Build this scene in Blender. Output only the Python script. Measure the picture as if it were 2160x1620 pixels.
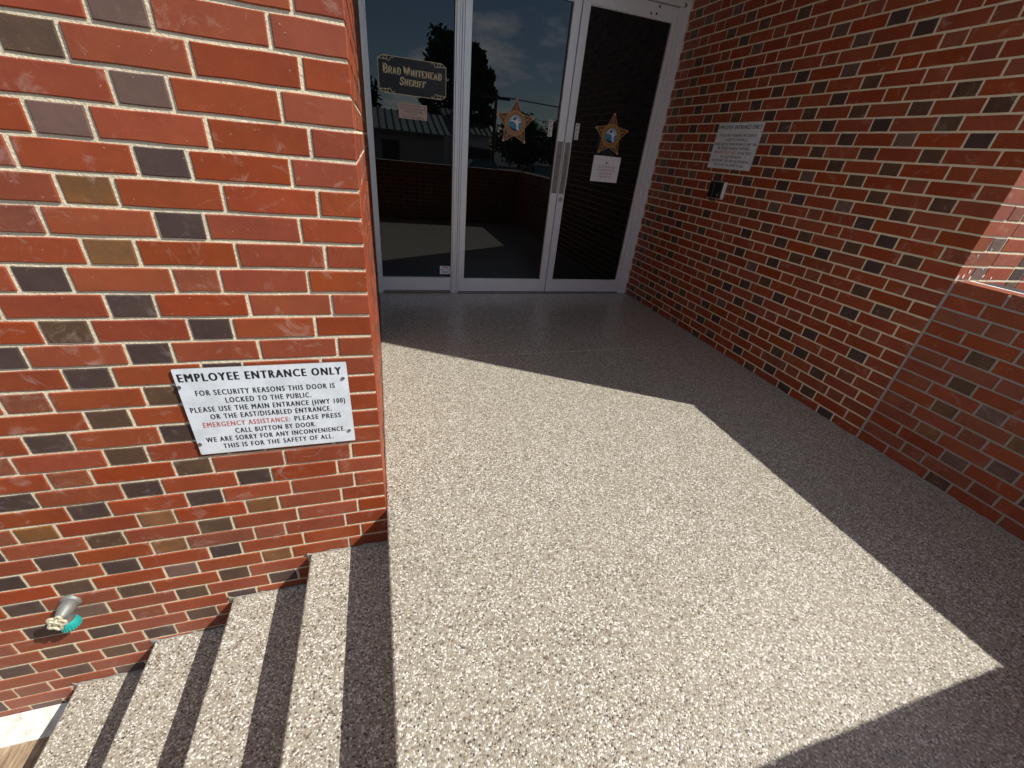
import bpy, math, random
from mathutils import Vector, Matrix
random.seed(11)
R = math.radians

# ------------------------------------------------------------------ scene, camera, light
for o in list(bpy.data.objects):
    bpy.data.objects.remove(o, do_unlink=True)
scene = bpy.context.scene
COL = scene.collection
# camera solved from the brick courses (modular brickwork) of the photograph
CAM = Vector((0.04259, -1.23343, 1.28860))
FPX = 862.94
ROWS = [Vector((0.956086, -0.278354, 0.091753)),      # image right
        Vector((-0.062452, -0.499354, -0.864144)),    # image down
        Vector((0.286355, 0.820466, -0.494809))]      # forward
cd = bpy.data.cameras.new('camera'); cam = bpy.data.objects.new('camera', cd); COL.objects.link(cam)
rt, up, bk = ROWS[0], -ROWS[1], -ROWS[2]
cam.matrix_world = Matrix(((rt.x, up.x, bk.x, CAM.x), (rt.y, up.y, bk.y, CAM.y), (rt.z, up.z, bk.z, CAM.z), (0, 0, 0, 1)))
cd.sensor_width = 36; cd.lens = FPX / 2160 * 36; cd.clip_start = 0.02; cd.clip_end = 2000
scene.camera = cam

SUN = Vector((-0.79, 0.467, -0.937)).normalized()      # direction the light travels
el = math.asin(-SUN.z)
w = bpy.data.worlds.new('World'); scene.world = w; w.use_nodes = True
nt = w.node_tree; nt.nodes.clear(); N = nt.nodes.new; LK = nt.links.new
out = N('ShaderNodeOutputWorld'); bg = N('ShaderNodeBackground'); bg.inputs[1].default_value = 0.09
sky = N('ShaderNodeTexSky'); sky.sky_type = 'NISHITA'; sky.sun_disc = False
sky.sun_elevation = el; sky.sun_rotation = math.atan2(-SUN.x, -SUN.y)
sky.air_density = 1.0; sky.dust_density = 0.15; sky.ozone_density = 1.5
geo = N('ShaderNodeTexCoord'); sep = N('ShaderNodeSeparateXYZ'); LK(geo.outputs['Generated'], sep.inputs[0])
zc = N('ShaderNodeMath'); zc.operation = 'MAXIMUM'; LK(sep.outputs[2], zc.inputs[0]); zc.inputs[1].default_value = 0.0
za = N('ShaderNodeMath'); za.operation = 'ADD'; LK(zc.outputs[0], za.inputs[0]); za.inputs[1].default_value = 0.22
dx = N('ShaderNodeMath'); dx.operation = 'DIVIDE'; LK(sep.outputs[0], dx.inputs[0]); LK(za.outputs[0], dx.inputs[1])
dy = N('ShaderNodeMath'); dy.operation = 'DIVIDE'; LK(sep.outputs[1], dy.inputs[0]); LK(za.outputs[0], dy.inputs[1])
cmb = N('ShaderNodeCombineXYZ'); LK(dx.outputs[0], cmb.inputs[0]); LK(dy.outputs[0], cmb.inputs[1]); cmb.inputs[2].default_value = 3.7
cn = N('ShaderNodeTexNoise'); cn.inputs['Scale'].default_value = 1.7; cn.inputs['Detail'].default_value = 9; cn.inputs['Roughness'].default_value = 0.58
LK(cmb.outputs[0], cn.inputs['Vector'])
cr = N('ShaderNodeValToRGB'); cr.color_ramp.elements[0].position = 0.49; cr.color_ramp.elements[1].position = 0.64
LK(cn.outputs[0], cr.inputs[0])
mx = N('ShaderNodeMix'); mx.data_type = 'RGBA'; LK(cr.outputs[0], mx.inputs[0]); LK(sky.outputs[0], mx.inputs[6]); mx.inputs[7].default_value = (13.0, 12.8, 12.6, 1)
LK(mx.outputs[2], bg.inputs[0]); LK(bg.outputs[0], out.inputs[0])

sd = bpy.data.lights.new('sun', 'SUN'); sd.energy = 5.0; sd.angle = R(0.53); sd.color = (1.0, 0.955, 0.88)
so = bpy.data.objects.new('sun', sd); COL.objects.link(so)
so.rotation_euler = SUN.to_track_quat('-Z', 'Y').to_euler(); so.location = (6, -4, 8)
scene.view_settings.view_transform = 'Standard'; scene.view_settings.look = 'None'
scene.view_settings.gamma = 1; scene.view_settings.use_curve_mapping = False
scene.view_settings.exposure = 0.24
scene.render.engine = 'CYCLES'
scene.cycles.max_bounces = 12; scene.cycles.diffuse_bounces = 8; scene.cycles.glossy_bounces = 4

# ------------------------------------------------------------------ helpers
def ray(x, y):
    return ROWS[0] * ((x - 1080) / FPX) + ROWS[1] * ((y - 810) / FPX) + ROWS[2]
def at_y(x, y, Y):                                     # photo pixel -> point on a plane Y = const
    d = ray(x, y); return CAM + d * ((Y - CAM.y) / d.y)
def at_x(x, y, X):
    d = ray(x, y); return CAM + d * ((X - CAM.x) / d.x)
def pix(P):
    v = Vector(P) - CAM; z = v.dot(ROWS[2])
    if z < 0.05: return None
    return 1080 + FPX * v.dot(ROWS[0]) / z, 810 + FPX * v.dot(ROWS[1]) / z

class MB:
    def __init__(s): s.v = []; s.f = []; s.m = []; s.sm = []
    def add(s, verts, faces, mi=0, smooth=False):
        n = len(s.v); s.v += [tuple(q) for q in verts]
        for f in faces: s.f.append([n + i for i in f]); s.m.append(mi); s.sm.append(smooth)
    def box(s, a, b, mi=0):
        x0, y0, z0 = a; x1, y1, z1 = b
        s.add([(x0, y0, z0), (x1, y0, z0), (x1, y1, z0), (x0, y1, z0), (x0, y0, z1), (x1, y0, z1), (x1, y1, z1), (x0, y1, z1)],
              [(3, 2, 1, 0), (4, 5, 6, 7), (0, 1, 5, 4), (1, 2, 6, 5), (2, 3, 7, 6), (3, 0, 4, 7)], mi)
    def bbox(s, a, b, r=0.002, mi=0):                  # box with all 12 edges chamfered
        x = (a[0], b[0]); y = (a[1], b[1]); z = (a[2], b[2])
        V = []; idx = {}
        def vid(ix, iy, iz, ax):
            k = (ix, iy, iz, ax)
            if k not in idx:
                p = [x[ix], y[iy], z[iz]]; sg = (1 if ix == 0 else -1, 1 if iy == 0 else -1, 1 if iz == 0 else -1)
                for q in range(3):
                    if q != ax: p[q] += sg[q] * r
                idx[k] = len(V); V.append(tuple(p))
            return idx[k]
        F = []
        for ax in range(3):
            o = [q for q in range(3) if q != ax]
            for e in (0, 1):
                loop = []
                for (i, j) in ((0, 0), (1, 0), (1, 1), (0, 1)):
                    t = [0, 0, 0]; t[ax] = e; t[o[0]] = i; t[o[1]] = j
                    loop.append(vid(t[0], t[1], t[2], ax))
                flip = (e == 0) != (ax == 1)
                F.append(loop[::-1] if flip else loop)
        for ax in range(3):                            # edges run along ax
            o = [q for q in range(3) if q != ax]
            for (i, j) in ((0, 0), (1, 0), (1, 1), (0, 1)):
                def t(e):
                    q = [0, 0, 0]; q[ax] = e; q[o[0]] = i; q[o[1]] = j; return q
                t0, t1 = t(0), t(1)
                F.append([vid(*t0, o[0]), vid(*t1, o[0]), vid(*t1, o[1]), vid(*t0, o[1])])
        for i in (0, 1):
            for j in (0, 1):
                for k in (0, 1): F.append([vid(i, j, k, 0), vid(i, j, k, 1), vid(i, j, k, 2)])
        s.add(V, F, mi)
    def prism(s, poly, fn, d0, d1, mi=0):              # poly 2-D, fn(u, v, d) -> 3-D
        n = len(poly)
        V = [fn(u, v, d0) for u, v in poly] + [fn(u, v, d1) for u, v in poly]
        F = [list(range(n))[::-1], list(range(n, 2 * n))] + [[i, (i + 1) % n, n + (i + 1) % n, n + i] for i in range(n)]
        s.add(V, F, mi)
    def tube(s, pts, rad, seg=10, mi=0, caps=True):
        pts = [Vector(q) for q in pts]; n = len(pts)
        if not isinstance(rad, (list, tuple)): rad = [rad] * n
        V = []; ref = None
        for i, q in enumerate(pts):
            d = (pts[min(i + 1, n - 1)] - pts[max(i - 1, 0)]).normalized()
            if ref is None: ref = d.orthogonal().normalized()
            ref = (ref - d * ref.dot(d)).normalized(); b = d.cross(ref)
            for k in range(seg):
                a = 2 * math.pi * k / seg
                V.append(q + (ref * math.cos(a) + b * math.sin(a)) * rad[i])
        F = [[i * seg + k, i * seg + (k + 1) % seg, (i + 1) * seg + (k + 1) % seg, (i + 1) * seg + k] for i in range(n - 1) for k in range(seg)]
        s.add(V, F, mi, True)
        if caps:
            s.add(V[:seg], [list(range(seg))[::-1]], mi); s.add(V[-seg:], [list(range(seg))], mi)
    def build(s, name, mats, parent=None, kind=None):
        me = bpy.data.meshes.new(name); me.from_pydata(s.v, [], s.f)
        if not isinstance(mats, (list, tuple)): mats = [mats]
        for m in mats: me.materials.append(m)
        me.polygons.foreach_set('material_index', s.m); me.polygons.foreach_set('use_smooth', s.sm); me.update()
        return link(me, name, parent, kind)

def link(me, name, parent=None, kind=None, loc=None, rz=0.0):
    o = bpy.data.objects.new(name, me); COL.objects.link(o)
    if loc is not None: o.location = loc
    o.rotation_euler = (0, 0, rz)
    if parent is not None:
        o.parent = parent
        top = parent
        base = Vector((0, 0, 0))
        while top is not None: base += Vector(top.location); top = top.parent
        o.location = Vector(o.location) - base
    if kind: o['kind'] = kind
    return o
def tag(o, label, cat, group=None):
    o['label'] = label; o['category'] = cat
    if group: o['group'] = group
    return o
def thing(name, label, cat, loc=(0, 0, 0), group=None):
    o = bpy.data.objects.new(name, None); COL.objects.link(o); o.location = loc; o.empty_display_size = 0.1
    return tag(o, label, cat, group)

# ------------------------------------------------------------------ materials
class NB:
    def __init__(s, name):
        s.m = bpy.data.materials.new(name); s.m.use_nodes = True
        s.t = s.m.node_tree; s.p = s.t.nodes['Principled BSDF']; s.l = s.t.links.new
    def n(s, typ, **kw):
        q = s.t.nodes.new(typ)
        for k, v in kw.items(): setattr(q, k, v)
        return q
    def val(s, sock, v):
        if hasattr(v, 'bl_idname') or hasattr(v, 'is_output'): s.l(v, sock)
        else: sock.default_value = v
    def pos(s, sc=(1, 1, 1)):
        g = s.n('ShaderNodeNewGeometry'); mp = s.n('ShaderNodeMapping'); s.l(g.outputs['Position'], mp.inputs[0]); mp.inputs['Scale'].default_value = sc
        return mp.outputs[0]
    def noise(s, vec, scale, detail=4, rough=0.5, dist=0.0):
        q = s.n('ShaderNodeTexNoise'); s.l(vec, q.inputs['Vector']); q.inputs['Scale'].default_value = scale
        q.inputs['Detail'].default_value = detail; q.inputs['Roughness'].default_value = rough; q.inputs['Distortion'].default_value = dist
        return q.outputs[0]
    def ramp(s, fac, stops, interp='LINEAR'):
        q = s.n('ShaderNodeValToRGB'); s.l(fac, q.inputs[0]); r = q.color_ramp; r.interpolation = interp
        while len(r.elements) < len(stops): r.elements.new(0.5)
        for e, (p_, c) in zip(r.elements, stops):
            e.position = p_; e.color = (c, c, c, 1) if isinstance(c, (int, float)) else (*c, 1)
        return q.outputs[0]
    def mix(s, fac, a, b, mode='MIX'):
        q = s.n('ShaderNodeMix', data_type='RGBA', blend_type=mode)
        for sock, v in ((q.inputs[0], fac), (q.inputs[6], a), (q.inputs[7], b)):
            if isinstance(v, (int, float)): sock.default_value = v
            elif isinstance(v, tuple): sock.default_value = (*v, 1)
            else: s.l(v, sock)
        return q.outputs[2]
    def math(s, op, a, b=0.0, c=0.0):
        q = s.n('ShaderNodeMath', operation=op)
        for i, v in enumerate((a, b, c)):
            if isinstance(v, (int, float)): q.inputs[i].default_value = v
            else: s.l(v, q.inputs[i])
        return q.outputs[0]
    def hsv(s, col, h, sa, v):
        q = s.n('ShaderNodeHueSaturation'); s.l(col, q.inputs['Color'])
        for k, x in (('Hue', h), ('Saturation', sa), ('Value', v)):
            if isinstance(x, (int, float)): q.inputs[k].default_value = x
            else: s.l(x, q.inputs[k])
        return q.outputs[0]
    def rnd(s):
        o = s.n('ShaderNodeObjectInfo'); g = s.n('ShaderNodeNewGeometry')
        return s.math('FRACT', s.math('ADD', o.outputs['Random'], g.outputs['Random Per Island']))
    def bump(s, h, strength=0.2, dist=0.002, normal=None):
        b = s.n('ShaderNodeBump'); s.l(h, b.inputs['Height']); b.inputs['Strength'].default_value = strength; b.inputs['Distance'].default_value = dist
        if normal is not None: s.l(normal, b.inputs['Normal'])
        return b.outputs[0]
    def fin(s, col=None, rough=None, normal=None, **kw):
        P = s.p.inputs
        for k, v in (('Base Color', col), ('Roughness', rough), ('Normal', normal)):
            if v is None: continue
            if isinstance(v, tuple): P[k].default_value = (*v, 1)
            elif isinstance(v, (int, float)): P[k].default_value = v
            else: s.l(v, P[k])
        for k, v in kw.items(): P[k.replace('_', ' ')].default_value = v
        return s.m

def flat(name, col, rough=0.5, **kw):
    b = NB(name); v = b.pos(); n = b.noise(v, 60, 3)
    c = b.mix(b.ramp(n, [(0.3, 0.0), (0.75, 1.0)]), tuple(x * 0.9 for x in col), tuple(min(1, x * 1.06) for x in col))
    return b.fin(c, rough, **kw)

def brick_mat(name, c1, c2, c3, dust=0.45, scuff=(0.60, 0.47, 0.40)):
    b = NB(name); v = b.pos(); r = b.rnd()
    n1 = b.noise(v, 9, 3, 0.6); n2 = b.noise(v, 55, 3, 0.6)
    col = b.mix(b.ramp(n1, [(0.33, 0.0), (0.67, 1.0)]), c1, c2)
    col = b.mix(b.math('MULTIPLY', b.ramp(n2, [(0.48, 0.0), (0.75, 1.0)]), 0.4), col, c3)
    r2 = b.math('FRACT', b.math('MULTIPLY', r, 7.31)); r3 = b.math('FRACT', b.math('MULTIPLY', r, 23.7))
    col = b.hsv(col, b.math('MULTIPLY_ADD', r2, 0.006, 0.497), b.math('MULTIPLY_ADD', r3, 0.08, 0.95), b.math('MULTIPLY_ADD', r, 0.20, 0.87))
    # mortar smears, scuffs and fine specks left on the faces
    s1 = b.ramp(b.noise(v, 12, 6, 0.72, 0.9), [(0.57, 0.0), (0.74, 1.0)])
    s2 = b.ramp(b.noise(b.pos((5, 5, 24)), 9, 4, 0.65, 1.2), [(0.66, 0.0), (0.80, 1.0)])
    s3 = b.ramp(b.noise(v, 140, 1, 0.4), [(0.745, 0.0), (0.78, 1.0)])
    sm = b.math('MINIMUM', b.math('ADD', b.math('ADD', b.math('MULTIPLY', s1, 0.75), b.math('MULTIPLY', s2, 0.4)), b.math('MULTIPLY', s3, 0.9)), 1.0)
    col = b.mix(b.math('MULTIPLY', sm, dust), col, scuff)
    g = b.n('ShaderNodeSeparateXYZ'); b.l(v, g.inputs[0])            # splashed, dusty courses just above the pavement
    low = b.ramp(b.math('MULTIPLY_ADD', g.outputs[2], -1.0, 0.0), [(0.15, 0.0), (0.8, 1.0)])
    col = b.mix(b.math('MULTIPLY', b.math('MULTIPLY', low, b.ramp(n1, [(0.3, 0.25), (0.7, 1.0)])), 0.32), col, (0.36, 0.22, 0.18))
    rough = b.math('MULTIPLY_ADD', n1, 0.3, 0.32)
    rough = b.math('MULTIPLY_ADD', sm, 0.25, rough)
    h = b.noise(v, 60, 3, 0.75)
    return b.fin(col, rough, b.bump(h, 0.25, 0.0015), Specular_IOR_Level=0.35)
M = {}
M['red'] = brick_mat('red_brick', (0.300, 0.062, 0.021), (0.245, 0.048, 0.017), (0.31, 0.078, 0.030))
M['rust'] = brick_mat('rust_brick', (0.27, 0.075, 0.034), (0.21, 0.055, 0.030), (0.30, 0.11, 0.06))
M['tan'] = brick_mat('tan_brick', (0.26, 0.105, 0.034), (0.13, 0.070, 0.035), (0.28, 0.14, 0.06))
M['olive'] = brick_mat('olive_brick', (0.12, 0.066, 0.034), (0.080, 0.046, 0.034), (0.15, 0.09, 0.05))
M['dark'] = brick_mat('dark_brick', (0.060, 0.038, 0.036), (0.082, 0.050, 0.040), (0.082, 0.058, 0.052), 0.4, (0.42, 0.38, 0.36))
M['mauve'] = brick_mat('mauve_brick', (0.165, 0.092, 0.075), (0.13, 0.080, 0.060), (0.19, 0.12, 0.095), 0.4)
BM = ['red', 'rust', 'tan', 'olive', 'dark', 'mauve']

def mortar_mat(name, c1, c2):
    b = NB(name); v = b.pos(); n1 = b.noise(v, 18, 4, 0.65); n2 = b.noise(v, 260, 2, 0.6); n3 = b.noise(v, 3.0, 2)
    col = b.mix(n1, c1, c2); col = b.mix(b.math('MULTIPLY', b.ramp(n2, [(0.3, 1.0), (0.5, 0.0)]), 0.35), col, (0.25, 0.22, 0.17))
    col = b.mix(b.math('MULTIPLY', b.ramp(n3, [(0.45, 0.0), (0.75, 1.0)]), 0.35), col, (0.42, 0.37, 0.30))
    return b.fin(col, 0.93, b.bump(b.noise(v, 110, 3, 0.7), 0.8, 0.004), Specular_IOR_Level=0.2)
M['mortar'] = mortar_mat('mortar', (0.76, 0.66, 0.46), (0.84, 0.75, 0.55))
M['mortar_grey'] = mortar_mat('grey_mortar', (0.34, 0.31, 0.27), (0.42, 0.38, 0.33))
M['sealant'] = mortar_mat('grey_sealant', (0.20, 0.19, 0.175), (0.30, 0.285, 0.26))

def pebble_mat(name, gloss):
    b = NB(name); g = b.n('ShaderNodeNewGeometry'); v = g.outputs['Position']
    vo = b.n('ShaderNodeTexVoronoi'); b.l(v, vo.inputs['Vector']); vo.inputs['Scale'].default_value = 205
    sc = b.n('ShaderNodeSeparateColor'); b.l(vo.outputs['Color'], sc.inputs[0])
    stones = b.ramp(sc.outputs[0], [(0.0, (0.045, 0.038, 0.036)), (0.05, (0.14, 0.10, 0.075)), (0.10, (0.29, 0.25, 0.19)), (0.28, (0.38, 0.345, 0.27)),
                                    (0.48, (0.43, 0.395, 0.32)), (0.62, (0.34, 0.33, 0.29)), (0.72, (0.52, 0.49, 0.40)), (0.82, (0.80, 0.79, 0.73))], 'CONSTANT')
    vo2 = b.n('ShaderNodeTexVoronoi'); b.l(v, vo2.inputs['Vector']); vo2.inputs['Scale'].default_value = 120
    sc2 = b.n('ShaderNodeSeparateColor'); b.l(vo2.outputs['Color'], sc2.inputs[0])
    big = b.ramp(sc2.outputs[1], [(0.0, (0.05, 0.040, 0.036)), (0.35, (0.20, 0.11, 0.075)), (0.60, (0.82, 0.79, 0.72))], 'CONSTANT')
    pick = b.math('MULTIPLY', b.math('GREATER_THAN', sc2.outputs[0], 0.90), b.math('LESS_THAN', vo2.outputs['Distance'], 0.45))
    col = b.mix(pick, stones, big)
    edge = b.ramp(vo.outputs['Distance'], [(0.35, 0.0), (0.75, 1.0)])
    col = b.mix(b.math('MULTIPLY', edge, 0.55), col, (0.24, 0.215, 0.165))
    col = b.mix(b.math('MULTIPLY', b.ramp(b.noise(v, 1.6, 4), [(0.4, 0.0), (0.7, 1.0)]), 0.16), col, (0.34, 0.30, 0.22))
    h = b.math('SUBTRACT', 1.0, vo.outputs['Distance'])
    rough = b.math('MULTIPLY_ADD', b.noise(v, 5, 4), 0.25, 0.40)
    m = b.fin(col, rough, b.bump(h, 0.55, 0.0025))
    P = b.p.inputs; P['Coat Weight'].default_value = gloss; P['Coat Roughness'].default_value = 0.2; P['Coat IOR'].default_value = 1.45
    b.l(b.bump(h, 0.16, 0.0025), P['Coat Normal'])
    return m
M['pebble'] = pebble_mat('pebble_aggregate', 0.8)
M['pebble_step'] = pebble_mat('pebble_aggregate_worn', 0.15)

def metal(name, col, rough, metallic=0.75):
    b = NB(name); v = b.pos(); n = b.noise(b.pos((30, 30, 3)), 8, 5); n2 = b.noise(v, 400, 2)
    c = b.mix(n, tuple(x * 0.82 for x in col), col)
    return b.fin(c, b.math('MULTIPLY_ADD', n2, 0.15, rough), b.bump(n2, 0.08, 0.001), Metallic=metallic)
M['alu'] = metal('anodised_aluminium', (0.95, 0.96, 0.98), 0.32, 0.4)
M['alu_dark'] = flat('frame_gasket', (0.025, 0.025, 0.028), 0.6)
M['plate'] = metal('worn_push_plate', (0.34, 0.30, 0.28), 0.45)
M['steel'] = metal('steel', (0.55, 0.55, 0.55), 0.3, 0.9)
M['brass'] = metal('weathered_brass', (0.27, 0.28, 0.26), 0.5, 0.5)
M['cream_metal'] = metal('oxidised_metal', (0.62, 0.58, 0.42), 0.5, 0.3)
M['teal'] = flat('teal_paint', (0.02, 0.36, 0.33), 0.4)
b = NB('tinted_glass'); M['glass'] = b.fin((0.0025, 0.003, 0.0035), 0.0, IOR=1.63, Specular_Tint=(0.9, 0.95, 1.0, 1))
b = NB('sign_face'); v = b.pos()
c = b.mix(b.ramp(b.noise(v, 14, 7, 0.7), [(0.42, 0.0), (0.62, 1.0)]), (0.76, 0.81, 0.86), (0.64, 0.69, 0.73))
c = b.mix(b.math('MULTIPLY', b.ramp(b.noise(v, 130, 3), [(0.68, 0.0), (0.74, 1.0)]), 0.5), c, (0.3, 0.27, 0.25))
M['sign'] = b.fin(c, b.math('MULTIPLY_ADD', b.noise(v, 9, 5), 0.3, 0.3))
M['sign_edge'] = metal('sign_edge', (0.35, 0.33, 0.32), 0.5, 0.6)
M['ink'] = flat('black_vinyl', (0.018, 0.018, 0.024), 0.5)
M['red_ink'] = flat('faded_red_vinyl', (0.55, 0.16, 0.15), 0.5)
M['gold'] = flat('gold_leaf', (0.95, 0.82, 0.50), 0.4)
M['black'] = flat('black_decal', (0.012, 0.013, 0.016), 0.45)
M['badge_edge'] = flat('badge_edge', (0.50, 0.28, 0.14), 0.5)
M['badge_dark'] = flat('badge_dark_brown', (0.10, 0.045, 0.015), 0.5)
M['badge_gold'] = flat('badge_gold', (0.50, 0.26, 0.075), 0.45)
M['badge_ring'] = flat('badge_ring', (0.42, 0.22, 0.06), 0.45)
M['seal_blue'] = flat('seal_blue', (0.06, 0.24, 0.42), 0.4)
M['seal_navy'] = flat('seal_navy', (0.012, 0.04, 0.09), 0.4)
M['seal_pale'] = flat('seal_pale_blue', (0.42, 0.55, 0.66), 0.4)
M['white'] = flat('white_print', (0.86, 0.86, 0.86), 0.5)
M['paper'] = flat('white_paper', (0.88, 0.86, 0.88), 0.55)
M['pink_paper'] = flat('pinkish_paper', (0.66, 0.50, 0.42), 0.6)
M['faint_ink'] = flat('faded_print', (0.20, 0.13, 0.10), 0.6)
M['pink_ink'] = flat('faded_red_print', (0.52, 0.25, 0.27), 0.6)
M['sticker_blue'] = flat('sticker_blue', (0.12, 0.2, 0.45), 0.5)
M['sticker_orange'] = flat('sticker_orange', (0.6, 0.3, 0.12), 0.5)
M['white_plastic'] = flat('white_plastic', (0.72, 0.70, 0.64), 0.45)
M['black_plastic'] = flat('black_plastic', (0.01, 0.01, 0.011), 0.25)
M['flashing'] = flat('dark_flashing', (0.035, 0.045, 0.055), 0.4)
b = NB('white_painted_concrete'); v = b.pos()
c = b.mix(b.ramp(b.noise(v, 22, 7, 0.7), [(0.45, 0.0), (0.68, 1.0)]), (0.72, 0.71, 0.66), (0.48, 0.45, 0.38))
M['white_concrete'] = b.fin(c, 0.8, b.bump(b.noise(v, 60, 5), 0.5, 0.004))
b = NB('weathered_concrete'); n = b.noise(b.pos((16, 2.2, 1)), 2.4, 7, 0.62, 1.6)
c = b.mix(b.ramp(n, [(0.38, 0.0), (0.62, 1.0)]), (0.20, 0.125, 0.075), (0.44, 0.34, 0.22))
M['path'] = b.fin(c, 0.9, b.bump(n, 0.4, 0.01))
b = NB('asphalt'); v = b.pos(); n = b.noise(v, 90, 4)
M['asphalt'] = b.fin(b.mix(b.noise(v, 0.4, 5), b.mix(n, (0.035, 0.035, 0.036), (0.07, 0.068, 0.065)), (0.06, 0.058, 0.054)), 0.9, b.bump(n, 0.5, 0.01))
b = NB('soffit_paint'); v = b.pos(); M['soffit'] = b.fin(b.mix(b.noise(v, 4, 6), (0.66, 0.65, 0.62), (0.74, 0.73, 0.70)), 0.85)
b = NB('distant_brickwork'); v = b.pos()
bt = b.n('ShaderNodeTexBrick'); sx = b.n('ShaderNodeSeparateXYZ'); b.l(v, sx.inputs[0]); cx = b.n('ShaderNodeCombineXYZ')
b.l(b.math('ADD', sx.outputs[0], sx.outputs[1]), cx.inputs[0]); b.l(sx.outputs[2], cx.inputs[1]); b.l(cx.outputs[0], bt.inputs['Vector'])
bt.inputs['Scale'].default_value = 1.0; bt.inputs['Brick Width'].default_value = 0.21; bt.inputs['Row Height'].default_value = 0.0677; bt.inputs['Mortar Size'].default_value = 0.005
bt.inputs['Color1'].default_value = (0.38, 0.07, 0.027, 1); bt.inputs['Color2'].default_value = (0.12, 0.045, 0.035, 1); bt.inputs['Mortar'].default_value = (0.6, 0.53, 0.4, 1); bt.inputs['Bias'].default_value = -0.35
M['far_brick'] = b.fin(bt.outputs[0], 0.7, b.bump(bt.outputs[1], -0.5, 0.004))

# ------------------------------------------------------------------ brickwork
CO = 0.0677; J = 0.0098                                # course height, joint width
XR = 2.6587; YR = 0.034                                # right recess wall plane, its outer corner
YJ = 2.7325                                            # front of the door frame
ZL0 = 1.49509                                          # left wall: height of joint 0 (courses counted downwards)
ZR1 = 0.0623                                           # right wall: height of the first joint above the landing
PARZ = 0.9385; PTOP = PARZ
YF = -1.51                                             # inner face of the front parapet
brick_cache = {}
def brick_mesh(L, D, mat, var):
    k = (round(L, 3), round(D, 3), mat, var)
    if k in brick_cache: return brick_cache[k]
    rg = random.Random(hash(k[:2] + (var,)) & 0xffff)
    H = CO - J; r = 0.0022
    nl = 2 if L > 0.13 else 1
    pts = []
    for i in range(nl + 1): pts.append((L * i / (nl + 1), 0))
    pts.append((L, 0)); pts.append((L, H))
    for i in range(nl, -1, -1): pts.append((L * i / (nl + 1), H))
    jit = lambda a: rg.uniform(-a, a)
    outl = [(x + jit(.0009), z + jit(.0009)) for x, z in pts]
    cxm, czm = L / 2, H / 2
    inn = []
    for x, z in outl:
        inn.append((x + (r if x < cxm * 0.2 else -r if x > L - cxm * 0.2 else 0) , z + (r if z < czm else -r)))
    n = len(outl)
    V = [(x, D, z) for x, z in outl] + [(x, r * 0.8, z) for x, z in outl] + [(x, jit(.0003), z) for x, z in inn]
    F = []
    for i in range(n):
        j = (i + 1) % n
        F.append((i, j, n + j, n + i)); F.append((n + i, n + j, 2 * n + j, 2 * n + i))
    F.append(tuple(range(2 * n, 3 * n)))
    me = bpy.data.meshes.new('brick'); me.from_pydata(V, [], F); me.materials.append(M[mat]); me.update()
    brick_cache[k] = me
    return me

class Brick:
    __slots__ = ('o', 'rz', 'L', 'D', 'mat', 'area')
    def __init__(s, o, rz, L, D, mat):
        s.o = Vector(o); s.rz = rz; s.L = L; s.D = D; s.mat = mat
        c, n = math.cos(rz), math.sin(rz); xs = []; ys = []
        cor = [(0, 0), (L, 0), (L, CO - J), (0, CO - J)]
        nrm = Vector((n, -c, 0)); s.area = 0
        if (CAM - s.o).dot(nrm) > 0:
            pp = [pix(s.o + Vector((c * x, n * x, z))) for x, z in cor]
            if all(pp):
                cl = [(min(max(a, 0), 2160), min(max(b_, 0), 1620)) for a, b_ in pp]
                s.area = abs(sum(cl[i][0] * cl[(i + 1) % 4][1] - cl[(i + 1) % 4][0] * cl[i][1] for i in range(4))) / 2

def lay_bricks(parent, bricks, cap=298, stuff_name='brick_field'):
    """the bricks that show largest become single parts, the rest one joined part"""
    vis = sorted([q for q in bricks if q.area > 22], key=lambda q: -q.area)[:cap]
    ids = set(id(q) for q in vis)
    for q in vis:
        me = brick_mesh(q.L, q.D, q.mat, random.randrange(4))
        off = Vector((math.sin(q.rz), -math.cos(q.rz), 0)) * random.uniform(-0.0008, 0.0012)
        o = link(me, 'brick', parent, None, q.o + off, q.rz + random.uniform(-.0022, .0022))
    mb = MB()
    for q in bricks:
        if id(q) in ids: continue
        me = brick_mesh(q.L, q.D, q.mat, random.randrange(4))
        mt = Matrix.Translation(q.o + Vector((math.sin(q.rz), -math.cos(q.rz), 0)) * random.uniform(-0.0008, 0.0012)) @ Matrix.Rotation(q.rz, 4, 'Z')
        mb.add([mt @ v_.co for v_ in me.vertices], [tuple(f.vertices) for f in me.polygons], BM.index(q.mat))
    if mb.v:
        o = mb.build(stuff_name, [M[k] for k in BM], None, 'stuff'); o.parent = parent; o.location = -Vector(parent.location)

def row_spans(first, S, H, end):
    """joint positions from the corner: 'first' lengths, then stretcher/header alternation starting with first[-1] kind"""
    out_ = []; s = 0.0
    for L, kind in first:
        out_.append((s, s + L, kind)); s += L
    kind = 'h' if first[-1][1] == 's' else 's'
    while s < end:
        L = S if kind == 's' else H
        out_.append((s, min(s + L, end), kind)); s += L; kind = 'h' if kind == 's' else 's'
    return [q for q in out_ if q[1] - q[0] > 0.03]
def hcol(rg):
    x = rg.random()
    return 'dark' if x < .43 else 'olive' if x < .63 else 'mauve' if x < .72 else 'tan' if x < .79 else 'rust'

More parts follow.
